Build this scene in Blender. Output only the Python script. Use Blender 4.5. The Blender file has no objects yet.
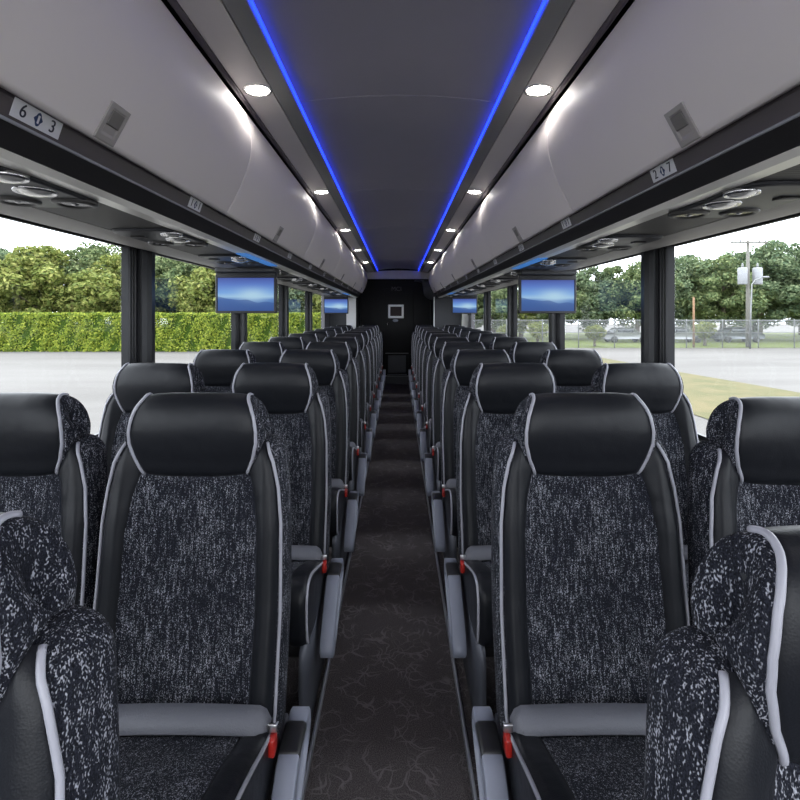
import bpy, bmesh, math, random
from mathutils import Vector, Matrix
random.seed(7)
SC = bpy.context.scene
COL = SC.collection
PI = math.pi
H = 1.32            # camera height above the aisle floor
GZ = H - 2.8        # outside ground level

# ------------------------------------------------------------------ materials
def nodes(name):
    m = bpy.data.materials.new(name); m.use_nodes = True
    nt = m.node_tree
    return m, nt, nt.nodes['Principled BSDF']
def N(nt, t, **kw):
    n = nt.nodes.new(t)
    for k, v in kw.items(): setattr(n, k, v)
    return n
def L(nt, a, b): nt.links.new(a, b)
def math_node(nt, op, a, b=None, c=None):
    n = N(nt, 'ShaderNodeMath', operation=op)
    for i, v in enumerate((a, b, c)):
        if v is None: continue
        if isinstance(v, (int, float)): n.inputs[i].default_value = v
        else: L(nt, v, n.inputs[i])
    return n.outputs[0]
def mixc(nt, f, a, b):
    n = N(nt, 'ShaderNodeMix', data_type='RGBA')
    if isinstance(f, (int, float)): n.inputs[0].default_value = f
    else: L(nt, f, n.inputs[0])
    for i, v in ((6, a), (7, b)):
        if isinstance(v, tuple): n.inputs[i].default_value = (*v, 1)
        else: L(nt, v, n.inputs[i])
    return n.outputs[2]
def plain(name, col, rough=.5, metal=0, var=.06, scale=8, bump=0, bscale=60, spec=.5, coat=0):
    m, nt, p = nodes(name)
    tc = N(nt, 'ShaderNodeTexCoord'); nz = N(nt, 'ShaderNodeTexNoise')
    nz.inputs['Scale'].default_value = scale; nz.inputs['Detail'].default_value = 4
    L(nt, tc.outputs['Object'], nz.inputs['Vector'])
    lo = tuple(c*(1-var) for c in col); hi = tuple(min(1, c*(1+var)) for c in col)
    L(nt, mixc(nt, nz.outputs['Fac'], lo, hi), p.inputs['Base Color'])
    p.inputs['Roughness'].default_value = rough; p.inputs['Metallic'].default_value = metal
    p.inputs['Specular IOR Level'].default_value = spec; p.inputs['Coat Weight'].default_value = coat
    if bump:
        n2 = N(nt, 'ShaderNodeTexNoise'); n2.inputs['Scale'].default_value = bscale; n2.inputs['Detail'].default_value = 3
        L(nt, tc.outputs['Object'], n2.inputs['Vector'])
        b = N(nt, 'ShaderNodeBump'); b.inputs['Strength'].default_value = bump; b.inputs['Distance'].default_value = .004
        L(nt, n2.outputs['Fac'], b.inputs['Height']); L(nt, b.outputs['Normal'], p.inputs['Normal'])
    return m
def glow(name, col, strength):
    m, nt, p = nodes(name)
    p.inputs['Base Color'].default_value = (*[min(.8, c) for c in col], 1)
    p.inputs['Emission Color'].default_value = (*col, 1); p.inputs['Emission Strength'].default_value = strength
    return m

def fabric_mat():
    m, nt, p = nodes('speckled_fabric')
    tc = N(nt, 'ShaderNodeTexCoord')
    def stretched(v, detail=0):
        q = N(nt, 'ShaderNodeVectorMath', operation='MULTIPLY'); q.inputs[1].default_value = v
        L(nt, tc.outputs['Object'], q.inputs[0])
        z = N(nt, 'ShaderNodeTexNoise'); z.inputs['Scale'].default_value = 1; z.inputs['Detail'].default_value = detail
        L(nt, q.outputs[0], z.inputs['Vector']); return z.outputs['Fac']
    sp = stretched((680, 520, 330), .6)         # single slubs
    runs = stretched((230, 160, 24), 1)          # vertical runs of lighter yarn
    patch = stretched((16, 16, 11), 1)
    val = math_node(nt, 'ADD', sp, math_node(nt, 'ADD', math_node(nt, 'MULTIPLY', math_node(nt, 'SUBTRACT', runs, .5), .55),
                    math_node(nt, 'MULTIPLY', math_node(nt, 'SUBTRACT', patch, .5), .20)))
    mr = N(nt, 'ShaderNodeMapRange'); mr.inputs['From Min'].default_value = .58; mr.inputs['From Max'].default_value = .79
    L(nt, val, mr.inputs['Value'])
    fine = stretched((700, 600, 500), 1)
    fm = N(nt, 'ShaderNodeMapRange'); fm.inputs['From Min'].default_value = .35; fm.inputs['From Max'].default_value = .7
    L(nt, fine, fm.inputs['Value'])
    dark = mixc(nt, fm.outputs['Result'], (.0025, .003, .005), (.013, .014, .021))
    L(nt, mixc(nt, mr.outputs['Result'], dark, (.26, .265, .30)), p.inputs['Base Color'])
    p.inputs['Roughness'].default_value = .95; p.inputs['Specular IOR Level'].default_value = .15
    b = N(nt, 'ShaderNodeBump'); b.inputs['Strength'].default_value = .5; b.inputs['Distance'].default_value = .002
    L(nt, sp, b.inputs['Height']); L(nt, b.outputs['Normal'], p.inputs['Normal'])
    return m
def leather_mat():
    m, nt, p = nodes('black_leather')
    tc = N(nt, 'ShaderNodeTexCoord')
    p.inputs['Base Color'].default_value = (.0065, .0072, .0095, 1)
    p.inputs['Roughness'].default_value = .42; p.inputs['Specular IOR Level'].default_value = .21
    n1 = N(nt, 'ShaderNodeTexNoise'); n1.inputs['Scale'].default_value = 14; n1.inputs['Detail'].default_value = 2
    n2 = N(nt, 'ShaderNodeTexVoronoi'); n2.inputs['Scale'].default_value = 420
    L(nt, tc.outputs['Object'], n1.inputs['Vector']); L(nt, tc.outputs['Object'], n2.inputs['Vector'])
    b = N(nt, 'ShaderNodeBump'); b.inputs['Strength'].default_value = .25; b.inputs['Distance'].default_value = .012
    L(nt, n1.outputs['Fac'], b.inputs['Height'])
    b2 = N(nt, 'ShaderNodeBump'); b2.inputs['Strength'].default_value = .15; b2.inputs['Distance'].default_value = .001
    L(nt, n2.outputs['Distance'], b2.inputs['Height']); L(nt, b.outputs['Normal'], b2.inputs['Normal'])
    L(nt, b2.outputs['Normal'], p.inputs['Normal'])
    return m
def carpet_mat():
    m, nt, p = nodes('swirl_carpet')
    tc = N(nt, 'ShaderNodeTexCoord')
    nz = N(nt, 'ShaderNodeTexNoise'); nz.inputs['Scale'].default_value = 9; nz.inputs['Detail'].default_value = 2
    L(nt, tc.outputs['Object'], nz.inputs['Vector'])
    ad = N(nt, 'ShaderNodeVectorMath', operation='MULTIPLY_ADD'); ad.inputs[1].default_value = (.16, .16, 0)
    L(nt, nz.outputs['Color'], ad.inputs[0]); L(nt, tc.outputs['Object'], ad.inputs[2])
    lines = []
    for s, th in ((13, .022), (19, .022)):
        v = N(nt, 'ShaderNodeTexVoronoi', feature='DISTANCE_TO_EDGE', voronoi_dimensions='2D'); v.inputs['Scale'].default_value = s
        L(nt, ad.outputs[0], v.inputs['Vector'])
        mr = N(nt, 'ShaderNodeMapRange'); mr.inputs['From Min'].default_value = th; mr.inputs['From Max'].default_value = th*2.4
        mr.inputs['To Min'].default_value = 1; mr.inputs['To Max'].default_value = 0
        L(nt, v.outputs['Distance'], mr.inputs['Value']); lines.append(mr.outputs['Result'])
    g = N(nt, 'ShaderNodeTexNoise'); g.inputs['Scale'].default_value = 11; g.inputs['Detail'].default_value = 1
    L(nt, tc.outputs['Object'], g.inputs['Vector'])
    gate = N(nt, 'ShaderNodeMapRange'); gate.inputs['From Min'].default_value = .42; gate.inputs['From Max'].default_value = .6
    L(nt, g.outputs['Fac'], gate.inputs['Value'])
    ln = math_node(nt, 'MULTIPLY', math_node(nt, 'MAXIMUM', lines[0], lines[1]), gate.outputs['Result'])
    f = N(nt, 'ShaderNodeTexNoise'); f.inputs['Scale'].default_value = 330; f.inputs['Detail'].default_value = 2
    L(nt, tc.outputs['Object'], f.inputs['Vector'])
    fr = N(nt, 'ShaderNodeMapRange'); fr.inputs['From Min'].default_value = .35; fr.inputs['From Max'].default_value = .75
    L(nt, f.outputs['Fac'], fr.inputs['Value'])
    base = mixc(nt, fr.outputs['Result'], (.036, .030, .031), (.128, .114, .113))
    L(nt, mixc(nt, math_node(nt, 'MULTIPLY', ln, .45), base, (.20, .185, .18)), p.inputs['Base Color'])
    p.inputs['Roughness'].default_value = 1; p.inputs['Specular IOR Level'].default_value = .1
    b = N(nt, 'ShaderNodeBump'); b.inputs['Strength'].default_value = .6; b.inputs['Distance'].default_value = .003
    L(nt, f.outputs['Fac'], b.inputs['Height']); L(nt, b.outputs['Normal'], p.inputs['Normal'])
    return m
def glass_mat():
    m, nt, p = nodes('window_glass')
    nt.nodes.remove(p)
    out = nt.nodes['Material Output']
    t = N(nt, 'ShaderNodeBsdfTransparent'); t.inputs['Color'].default_value = (.94, .95, .96, 1)
    g = N(nt, 'ShaderNodeBsdfGlossy'); g.inputs['Roughness'].default_value = .02
    lw = N(nt, 'ShaderNodeLayerWeight'); lw.inputs['Blend'].default_value = .5
    fr = math_node(nt, 'MULTIPLY_ADD', math_node(nt, 'POWER', lw.outputs['Facing'], 5.0), .4, .02)
    mx = N(nt, 'ShaderNodeMixShader')
    L(nt, fr, mx.inputs[0]); L(nt, t.outputs[0], mx.inputs[1]); L(nt, g.outputs[0], mx.inputs[2])
    L(nt, mx.outputs[0], out.inputs['Surface'])
    return m
def screen_mat():
    m, nt, p = nodes('screen_picture')
    tc = N(nt, 'ShaderNodeTexCoord'); sx = N(nt, 'ShaderNodeSeparateXYZ'); L(nt, tc.outputs['Generated'], sx.inputs[0])
    x, z = sx.outputs['X'], sx.outputs['Z']
    ramp = N(nt, 'ShaderNodeValToRGB'); L(nt, z, ramp.inputs[0])
    e = ramp.color_ramp.elements
    e[0].position = 0; e[0].color = (.035, .10, .33, 1)
    e[1].position = 1; e[1].color = (.07, .10, .42, 1)
    for pos, c in ((.22, (.05, .17, .50)), (.36, (.09, .24, .62)), (.44, (.40, .66, .95)), (.55, (.22, .46, .92)), (.78, (.12, .24, .70))):
        q = e.new(pos); q.color = (*c, 1)
    # bright haze right of the middle
    dx = math_node(nt, 'SUBTRACT', x, .62); dz = math_node(nt, 'MULTIPLY', math_node(nt, 'SUBTRACT', z, .48), 1.5)
    r2 = math_node(nt, 'ADD', math_node(nt, 'MULTIPLY', dx, dx), math_node(nt, 'MULTIPLY', dz, dz))
    hz = math_node(nt, 'POWER', 2.718, math_node(nt, 'MULTIPLY', r2, -14))
    c1 = mixc(nt, math_node(nt, 'MULTIPLY', hz, .9), ramp.outputs[0], (.55, .82, 1.0))
    # hill silhouettes
    nz = N(nt, 'ShaderNodeTexNoise', noise_dimensions='1D'); nz.inputs['Scale'].default_value = 2.2; nz.inputs['Detail'].default_value = 1
    L(nt, math_node(nt, 'ADD', x, 4.4), nz.inputs['W'])
    hl = math_node(nt, 'ADD', math_node(nt, 'MULTIPLY', nz.outputs['Fac'], .25), math_node(nt, 'MULTIPLY', math_node(nt, 'SUBTRACT', 1.0, x), .16))
    under = math_node(nt, 'LESS_THAN', z, math_node(nt, 'ADD', hl, .13))
    c2 = mixc(nt, math_node(nt, 'MULTIPLY', under, .62), c1, (.04, .10, .34))
    p.inputs['Base Color'].default_value = (.01, .01, .012, 1); p.inputs['Roughness'].default_value = .4; p.inputs['Specular IOR Level'].default_value = .12
    L(nt, c2, p.inputs['Emission Color']); p.inputs['Emission Strength'].default_value = .75
    return m
def concrete_mat():
    m, nt, p = nodes('pale_concrete')
    tc = N(nt, 'ShaderNodeTexCoord')
    sc = N(nt, 'ShaderNodeVectorMath', operation='MULTIPLY'); sc.inputs[1].default_value = (.08, .35, 1)
    L(nt, tc.outputs['Object'], sc.inputs[0])
    nz = N(nt, 'ShaderNodeTexNoise'); nz.inputs['Scale'].default_value = 1; nz.inputs['Detail'].default_value = 6
    L(nt, sc.outputs[0], nz.inputs['Vector'])
    mr = N(nt, 'ShaderNodeMapRange'); mr.inputs['From Min'].default_value = .35; mr.inputs['From Max'].default_value = .65
    L(nt, nz.outputs['Fac'], mr.inputs['Value'])
    L(nt, mixc(nt, mr.outputs['Result'], (.084, .077, .069), (.114, .106, .097)), p.inputs['Base Color'])
    p.inputs['Roughness'].default_value = .9
    return m
def grass_mat():
    m, nt, p = nodes('dry_grass')
    tc = N(nt, 'ShaderNodeTexCoord')
    out = None
    nz = N(nt, 'ShaderNodeTexNoise'); nz.inputs['Scale'].default_value = 1.1; nz.inputs['Detail'].default_value = 9
    L(nt, tc.outputs['Object'], nz.inputs['Vector'])
    n2 = N(nt, 'ShaderNodeTexNoise'); n2.inputs['Scale'].default_value = 7; n2.inputs['Detail'].default_value = 5
    L(nt, tc.outputs['Object'], n2.inputs['Vector'])
    mr = N(nt, 'ShaderNodeMapRange'); mr.inputs['From Min'].default_value = .35; mr.inputs['From Max'].default_value = .65
    L(nt, nz.outputs['Fac'], mr.inputs['Value'])
    c = mixc(nt, mr.outputs['Result'], (.062, .060, .016), (.112, .086, .034))
    L(nt, mixc(nt, math_node(nt, 'MULTIPLY', n2.outputs['Fac'], .5), c, (.068, .07, .018)), p.inputs['Base Color'])
    p.inputs['Roughness'].default_value = 1
    return m
def leaf_mat(name, a, b, c):
    m, nt, p = nodes(name)
    g = N(nt, 'ShaderNodeNewGeometry')
    ramp = N(nt, 'ShaderNodeValToRGB'); L(nt, g.outputs['Random Per Island'], ramp.inputs[0])
    e = ramp.color_ramp.elements
    e[0].color = (*a, 1); e[1].color = (*c, 1); q = e.new(.55); q.color = (*b, 1)
    L(nt, ramp.outputs[0], p.inputs['Base Color'])
    p.inputs['Roughness'].default_value = .7; p.inputs['Specular IOR Level'].default_value = .25
    tr = N(nt, 'ShaderNodeBsdfTranslucent'); L(nt, ramp.outputs[0], tr.inputs['Color'])
    mx = N(nt, 'ShaderNodeMixShader'); mx.inputs[0].default_value = .3
    L(nt, p.outputs[0], mx.inputs[1]); L(nt, tr.outputs[0], mx.inputs[2])
    L(nt, mx.outputs[0], nt.nodes['Material Output'].inputs['Surface'])
    return m
def chainlink_mat():
    m, nt, p = nodes('chain_link')
    p.inputs['Base Color'].default_value = (.25, .26, .26, 1); p.inputs['Roughness'].default_value = .5; p.inputs['Metallic'].default_value = .6
    tc = N(nt, 'ShaderNodeTexCoord'); s = N(nt, 'ShaderNodeSeparateXYZ'); L(nt, tc.outputs['Object'], s.inputs[0])
    u = math_node(nt, 'FRACT', math_node(nt, 'MULTIPLY', math_node(nt, 'ADD', s.outputs['X'], s.outputs['Z']), 14))
    v = math_node(nt, 'FRACT', math_node(nt, 'MULTIPLY', math_node(nt, 'SUBTRACT', s.outputs['X'], s.outputs['Z']), 14))
    w = math_node(nt, 'MAXIMUM', math_node(nt, 'LESS_THAN', u, .09), math_node(nt, 'LESS_THAN', v, .09))
    t = N(nt, 'ShaderNodeBsdfTransparent'); mx = N(nt, 'ShaderNodeMixShader')
    L(nt, w, mx.inputs[0]); L(nt, t.outputs[0], mx.inputs[1]); L(nt, p.outputs[0], mx.inputs[2])
    L(nt, mx.outputs[0], nt.nodes['Material Output'].inputs['Surface'])
    return m
def ribbed_mat():
    m, nt, p = nodes('ribbed_panel')
    tc = N(nt, 'ShaderNodeTexCoord'); w = N(nt, 'ShaderNodeTexWave', wave_type='BANDS', bands_direction='Y')
    w.inputs['Scale'].default_value = 22; L(nt, tc.outputs['Object'], w.inputs['Vector'])
    b = N(nt, 'ShaderNodeBump'); b.inputs['Strength'].default_value = .5; b.inputs['Distance'].default_value = .002
    L(nt, w.outputs['Fac'], b.inputs['Height']); L(nt, b.outputs['Normal'], p.inputs['Normal'])
    p.inputs['Base Color'].default_value = (.06, .057, .055, 1); p.inputs['Roughness'].default_value = .5; p.inputs['Specular IOR Level'].default_value = .2
    return m

M = dict(
    fabric=fabric_mat(), leather=leather_mat(), carpet=carpet_mat(), glass=glass_mat(), screen=screen_mat(),
    concrete=concrete_mat(), grass=grass_mat(), chain=chainlink_mat(), ribbed=ribbed_mat(),
    piping=plain('grey_piping', (.25, .25, .285), .45),
    belt=plain('grey_webbing', (.105, .107, .125), .55, bump=.3, bscale=300),
    red=plain('red_plastic', (.30, .012, .008), .35),
    steel=plain('brushed_steel', (.55, .55, .57), .3, 1),
    armgrey=plain('grey_plastic', (.185, .197, .245), .42),
    basegrey=plain('dark_grey_metal', (.07, .074, .09), .42, .3),
    trimmetal=plain('aluminium_edge', (.33, .34, .37), .4, .7),
    blackpl=plain('black_plastic', (.012, .012, .013), .42),
    black=plain('black_panel', (.003, .003, .0035), .55, spec=.2),
    bin=plain('bin_door_grey', (.82, .775, .76), .58, var=.03, scale=2, bump=.03, bscale=300),
    latch=plain('latch_grey', (.36, .34, .33), .35),
    latchdark=plain('latch_recess_grey', (.17, .16, .155), .45),
    ceil=plain('ceiling_charcoal', (.36, .355, .40), .5, var=.08, scale=3, bump=.04, bscale=200),
    band=plain('ceiling_band_grey', (.27, .275, .275), .45),
    lightpanel=plain('ceiling_light_grey', (.72, .69, .68), .42, var=.03),
    fascia=plain('fascia_plum_grey', (.075, .064, .073), .38, spec=.3, var=.05),
    fascia2=plain('fascia_charcoal', (.022, .021, .022), .35),
    strip=plain('satin_aluminium', (.86, .84, .79), .3, .2),
    psu=plain('service_panel_grey', (.06, .058, .057), .4, spec=.3),
    psudark=plain('service_tray_charcoal', (.03, .031, .036), .4, spec=.25),
    chrome=plain('chrome', (.62, .62, .63), .15, 1),
    lens=plain('lamp_lens', (.92, .91, .88), .22, .7),
    lip=plain('lip_grey', (.30, .285, .27), .5),
    column=plain('pillar_charcoal', (.014, .0145, .017), .35, spec=.3),
    gasket=plain('black_rubber', (.006, .006, .007), .4),
    wall=plain('side_wall_grey', (.06, .06, .068), .6),
    rearlight=plain('pale_grey_panel', (.75, .75, .75), .5),
    reardark=plain('slate_panel', (.035, .037, .043), .5),
    bulkhead=plain('bulkhead_grey', (.72, .68, .66), .5),
    plate=plain('plate_white', (.70, .71, .76), .45),
    ink=plain('plate_ink', (.012, .015, .04), .5),
    logo=plain('logo_grey', (.045, .045, .05), .4),
    inkblue=plain('plate_blue', (.010, .035, .13), .5),
    picture=plain('dim_display', (.035, .026, .026), .6, spec=.15),
    roof=plain('roof_shell', (.3, .3, .3), .6),
    stepedge=plain('step_nosing', (.20, .21, .22), .4, .5),
    steppanel=plain('step_panel', (.020, .024, .032), .45),
    led=glow('blue_led', (.014, .042, 1.0), 3.6),
    lamp=glow('white_lamp', (1, .95, .90), 50),
    bluestrip=glow('blue_strip', (.05, .22, .62), .5),
    wood=plain('weathered_wood', (.12, .115, .10), .9),
    orangewood=plain('orange_marker', (.17, .095, .05), .8),
    galv=plain('galvanised', (.17, .175, .175), .5, .3),
    white=plain('white_paint', (.20, .205, .215), .5),
    carwhite=plain('car_white', (.22, .225, .23), .25), carsilver=plain('car_silver', (.12, .13, .14), .3, .5),
    carglass=plain('car_glass', (.03, .035, .04), .1), tyre=plain('tyre', (.015, .015, .015), .8),
    bark=plain('bark', (.10, .08, .06), .9, bump=.5, bscale=20),
    hedge=leaf_mat('hedge_leaf', (.05, .09, .008), (.16, .21, .02), (.33, .36, .05)),
    hedgecore=plain('hedge_core', (.025, .045, .006), .95, spec=.05),
    leafA=leaf_mat('leaf_mid', (.05, .085, .035), (.125, .165, .065), (.22, .25, .11)),
    leafB=leaf_mat('leaf_yellow', (.07, .10, .018), (.17, .20, .045), (.30, .30, .09)),
    leafC=leaf_mat('leaf_deep', (.05, .085, .045), (.115, .16, .08), (.20, .24, .13)),
)

# ------------------------------------------------------------------ mesh helpers
def obj(name, src, mat, parent=None, smooth=True, loc=None):
    if isinstance(src, bmesh.types.BMesh):
        bmesh.ops.recalc_face_normals(src, faces=src.faces)
        me = bpy.data.meshes.new(name); src.to_mesh(me); src.free()
    else: me = src
    for p in me.polygons: p.use_smooth = smooth
    o = bpy.data.objects.new(name, me); COL.objects.link(o)
    if mat is not None and not me.materials: me.materials.append(M[mat] if isinstance(mat, str) else mat)
    if parent is not None: o.parent = parent
    if loc is not None: o.location = loc
    return o
def empty(name, loc=(0, 0, 0)):
    o = bpy.data.objects.new(name, None); COL.objects.link(o); o.location = loc; o.empty_display_size = .1
    return o
def tag(o, label, cat, group=None, kind=None):
    o['label'] = label; o['category'] = cat
    if group: o['group'] = group
    if kind: o['kind'] = kind
    return o
def struct(o, label=None, cat=None):
    o['kind'] = 'structure'
    if label: o['label'] = label; o['category'] = cat
    return o
def dup(o, loc=None, parent=None):
    c = o.copy(); COL.objects.link(c)
    if parent is not None: c.parent = parent
    if loc is not None: c.location = loc
    for ch in o.children: dup(ch, None, c)
    return c
def lerp_table(t, x):
    if x <= t[0][0]: return t[0][1]
    for (a, va), (b, vb) in zip(t, t[1:]):
        if x <= b:
            u = (x-a)/(b-a); return va+(vb-va)*u
    return t[-1][1]
def catmull(pts, n, closed=False):
    out = []; k = len(pts)
    segs = k if closed else k-1
    for i in range(segs):
        def P(j): return pts[j % k] if closed else pts[max(0, min(k-1, j))]
        p0, p1, p2, p3 = P(i-1), P(i), P(i+1), P(i+2)
        for q in range(n):
            t = q/n
            out.append(tuple(.5*((2*b)+(-a+c)*t+(2*a-5*b+4*c-d)*t*t+(-a+3*b-3*c+d)*t**3) for a, b, c, d in zip(p0, p1, p2, p3)))
    if not closed: out.append(tuple(pts[-1]))
    return out
def add_loft(bm, rings, closed=True, cap=True):
    vs = [[bm.verts.new(p) for p in r] for r in rings]
    n = len(rings[0])
    for a, b in zip(vs, vs[1:]):
        for i in range(n if closed else n-1):
            j = (i+1) % n
            bm.faces.new((a[i], a[j], b[j], b[i]))
    if cap and closed:
        bm.faces.new(vs[0]); bm.faces.new(vs[-1])
    return bm
def add_box(bm, c, s, bev=0, seg=2):
    r = bmesh.ops.create_cube(bm, size=1)
    vs = r['verts']
    bmesh.ops.scale(bm, vec=s, verts=vs); bmesh.ops.translate(bm, vec=c, verts=vs)
    if bev:
        es = list({e for v in vs for e in v.link_edges})
        bmesh.ops.bevel(bm, geom=es, offset=bev, segments=seg, affect='EDGES', profile=.5)
    return bm
def box(c, s, bev=0, seg=2): return add_box(bmesh.new(), c, s, bev, seg)
def add_tube(bm, pts, r, n=8):
    pts = [Vector(p) for p in pts]; rings = []
    up = Vector((0, 0, 1)); prev = None
    for i, p in enumerate(pts):
        t = (pts[min(i+1, len(pts)-1)]-pts[max(i-1, 0)]).normalized()
        if prev is None:
            a = t.orthogonal().normalized()
        else:
            a = (prev - t*prev.dot(t)).normalized()
        prev = a; b = t.cross(a)
        rr = r[i] if isinstance(r, (list, tuple)) else r
        rings.append([p+a*rr*math.cos(2*PI*k/n)+b*rr*math.sin(2*PI*k/n) for k in range(n)])
    return add_loft(bm, rings)
def tube(pts, r, n=8): return add_tube(bmesh.new(), pts, r, n)
def add_prism(bm, poly, y0, y1, m=lambda p: p):
    """poly of (x,z) extruded along y"""
    a = [bm.verts.new(m((x, y0, z))) for x, z in poly]; b = [bm.verts.new(m((x, y1, z))) for x, z in poly]
    n = len(poly)
    for i in range(n):
        j = (i+1) % n; bm.faces.new((a[i], a[j], b[j], b[i]))
    bm.faces.new(a); bm.faces.new(b)
    return bm
def sheet(bm, line, y0, y1, s=1, th=.006, ny=1):
    """open (x,z) polyline as a slab of thickness th on the outboard side, mirrored by s"""
    n = len(line); out = []
    for i in range(n):
        a, b = line[max(0, i-1)], line[min(n-1, i+1)]
        dx, dz = b[0]-a[0], b[1]-a[1]; l = math.hypot(dx, dz) or 1
        out.append((line[i][0]+dz/l*th*-1*-1, line[i][1]-dx/l*th*-1))
    ring = [(s*x, z) for x, z in line]+[(s*x, z) for x, z in reversed(out)]
    ys = [y0+(y1-y0)*k/ny for k in range(ny+1)]
    add_loft(bm, [[(x, y, z) for x, z in ring] for y in ys])
    return bm
def add_lathe(bm, prof, c=(0, 0, 0), n=24):
    rings = []
    for r, z in prof:
        rings.append([(c[0]+r*math.cos(2*PI*k/n), c[1]+r*math.sin(2*PI*k/n), c[2]+z) for k in range(n)])
    return add_loft(bm, rings)
def lathe(prof, c=(0, 0, 0), n=24): return add_lathe(bmesh.new(), prof, c, n)
def flat_poly(bm, pts, th, axis):
    """planar polygon thickened along Vector axis"""
    a = [bm.verts.new(p) for p in pts]; b = [bm.verts.new(Vector(p)+axis*th) for p in pts]
    n = len(pts)
    for i in range(n):
        j = (i+1) % n; bm.faces.new((a[i], a[j], b[j], b[i]))
    bm.faces.new(a); bm.faces.new(b)
    return bm
def text_mesh(s, size, th=.0006):
    c = bpy.data.curves.new('lettering', 'FONT'); c.body = s; c.size = size; c.extrude = th; c.align_x = 'CENTER'; c.align_y = 'CENTER'
    o = bpy.data.objects.new('lettering', c); COL.objects.link(o)
    dg = bpy.context.evaluated_depsgraph_get(); dg.update()
    me = bpy.data.meshes.new_from_object(o.evaluated_get(dg))
    bpy.data.objects.remove(o); bpy.data.curves.remove(c)
    return me

# ------------------------------------------------------------------ the passenger seat
ZT = 1.127           # top of headrest above floor
YF = [(-.76, -.075), (-.70, -.055), (-.6, -.036), (-.45, -.008), (-.3, .012), (-.2, .03), (-.1, .045)]
YB = [(-.76, .05), (-.5, .085), (-.3, .098), (-.1, .108)]
WH = [(-.76, .216), (-.5, .222), (-.3, .220), (-.2, .214), (-.1, .206)]
LAT = [(0, .004), (.3, .004), (.55, .002), (.66, -.004), (.78, -.016), (.88, -.014), (.94, -.004), (.98, .014), (1.0, .036)]
TOPH, RND = -.108, .05
def topt(h):
    t = max(0, min(1, (h-(TOPH-RND))/RND))
    return 1-math.sqrt(max(0, 1-t*t))
def back_w(h): return lerp_table(WH, h)-.040*topt(h)
def squash(y, h):
    yc = lerp_table(YB, h)-.028
    return yc+(y-yc)*(1-.72*topt(h))
def front(x, h):
    return squash(lerp_table(YF, h)+lerp_table(LAT, min(1, abs(x)/back_w(h))), h)
def backrest_bm():
    bm = bmesh.new(); rings = []
    hs = [-.76+.6*i/24 for i in range(25)]+[TOPH-RND+RND*math.sin(PI/2*i/9) for i in range(1, 10)]
    ss = [0, .15, .3, .45, .55, .61, .66, .72, .78, .83, .88, .91, .94, .96, .98, .993, 1.0]
    for h in hs:
        w = back_w(h); yb = lerp_table(YB, h); ye = lerp_table(YF, h)+LAT[-1][1]; q = lambda y: squash(y, h)
        half = [(w*s, front(w*s, h)) for s in ss]
        half += [(w*1.004, q(ye*.6+(yb-.018)*.4)), (w, q(yb-.018)), (w*.975, q(yb-.006)), (w*.9, q(yb)), (w*.5, q(yb+.003)), (0, q(yb+.004))]
        ring = half+[(-x, y) for x, y in reversed(half[1:-1])]
        rings.append([(x, y, ZT+h) for x, y in ring])
    return add_loft(bm, rings)
XI = [(-.76, .150), (-.5, .155), (-.32, .152), (-.24, .142), (-.19, .128), (-.15, .112), (-.11, .105)]
XO = [(-.76, .203), (-.7, .209), (-.5, .212), (-.3, .208), (-.22, .200), (-.16, .187), (-.125, .172), (-.11, .165)]
HB = [-.74+.6*i/30 for i in range(31)]+[-.133, -.127, -.122, -.118]
def back_bolster_bm(s):
    rings = []
    for h in HB:
        a, b = lerp_table(XI, h), min(lerp_table(XO, h), back_w(h)*.985)
        r = []
        for i in range(13):
            u = i/12; x = a+(b-a)*u
            e = (1-abs(2*u-1)**4)
            wr = .0022*math.sin((h*1.25+x*.9)*150)*max(0, 1-abs(h+.2)/.09)
            r.append((s*x, front(x, h)+.003-.010*e+wr*e, ZT+h))
        rings.append(r)
    return add_loft(bmesh.new(), rings, closed=False)
def back_piping_bm(s):
    pts = []
    for h in HB:
        x = min(lerp_table(XO, h), back_w(h)*.985)
        pts.append((s*(x+.002), front(x, h)-.004, ZT+h))
    return tube(pts, .0039)
HPROF = catmull([(.058, 0), (.028, -.008), (.008, -.034), (0, -.078), (.005, -.122), (.013, -.155), (.024, -.190),
                 (.06, -.205), (.095, -.175), (.112, -.125), (.116, -.075), (.100, -.022)], 6, True)
WF = [(-.21, .80), (-.19, .835), (-.155, .93), (-.115, .995), (-.085, 1.0), (-.05, .96), (-.025, .90), (-.008, .84), (.01, .80)]
HW = .149
def head_ring(t, k=1.0, dx=0):
    r = []
    for y, h in HPROF:
        sh = 1-.16*abs(t)**5
        yy = .062+(y-.062)*sh*k; hh = -.1+(h+.1)*(1-.05*abs(t)**5)*k
        r.append((t*HW*lerp_table(WF, -.1+(h+.1))+math.copysign(dx, t), yy, ZT+hh))
    return r
def headrest_bm():
    return add_loft(bmesh.new(), [head_ring(-1+2*i/28) for i in range(29)])
def head_cap_bm(s):
    rings = [head_ring(s*1.0, .995, -.001), head_ring(s*1.0, .985, .006), head_ring(s, .93, .012), head_ring(s, .75, .016), head_ring(s, .4, .018), head_ring(s, .05, .0185)]
    return add_loft(bmesh.new(), rings)
def head_piping_bm(s):
    r = head_ring(s, 1.01)
    return tube([(p[0]+s*.001, p[1], p[2]) for p in ([r[-2], r[-1]]+r[:38])], .0039)
CP = catmull([(.0, .385), (-.06, .408), (-.15, .436), (-.23, .466), (-.31, .492), (-.365, .502), (-.405, .490), (-.424, .45),
              (-.420, .37), (-.398, .315), (-.34, .296), (-.2, .290), (0, .300)], 5)
CW = .213
def cush_ring(x, inset):
    return [(x, y+(-.24-y)*inset*.5 if True else y, z+(.41-z)*inset*1.2) for y, z in CP]
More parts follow.
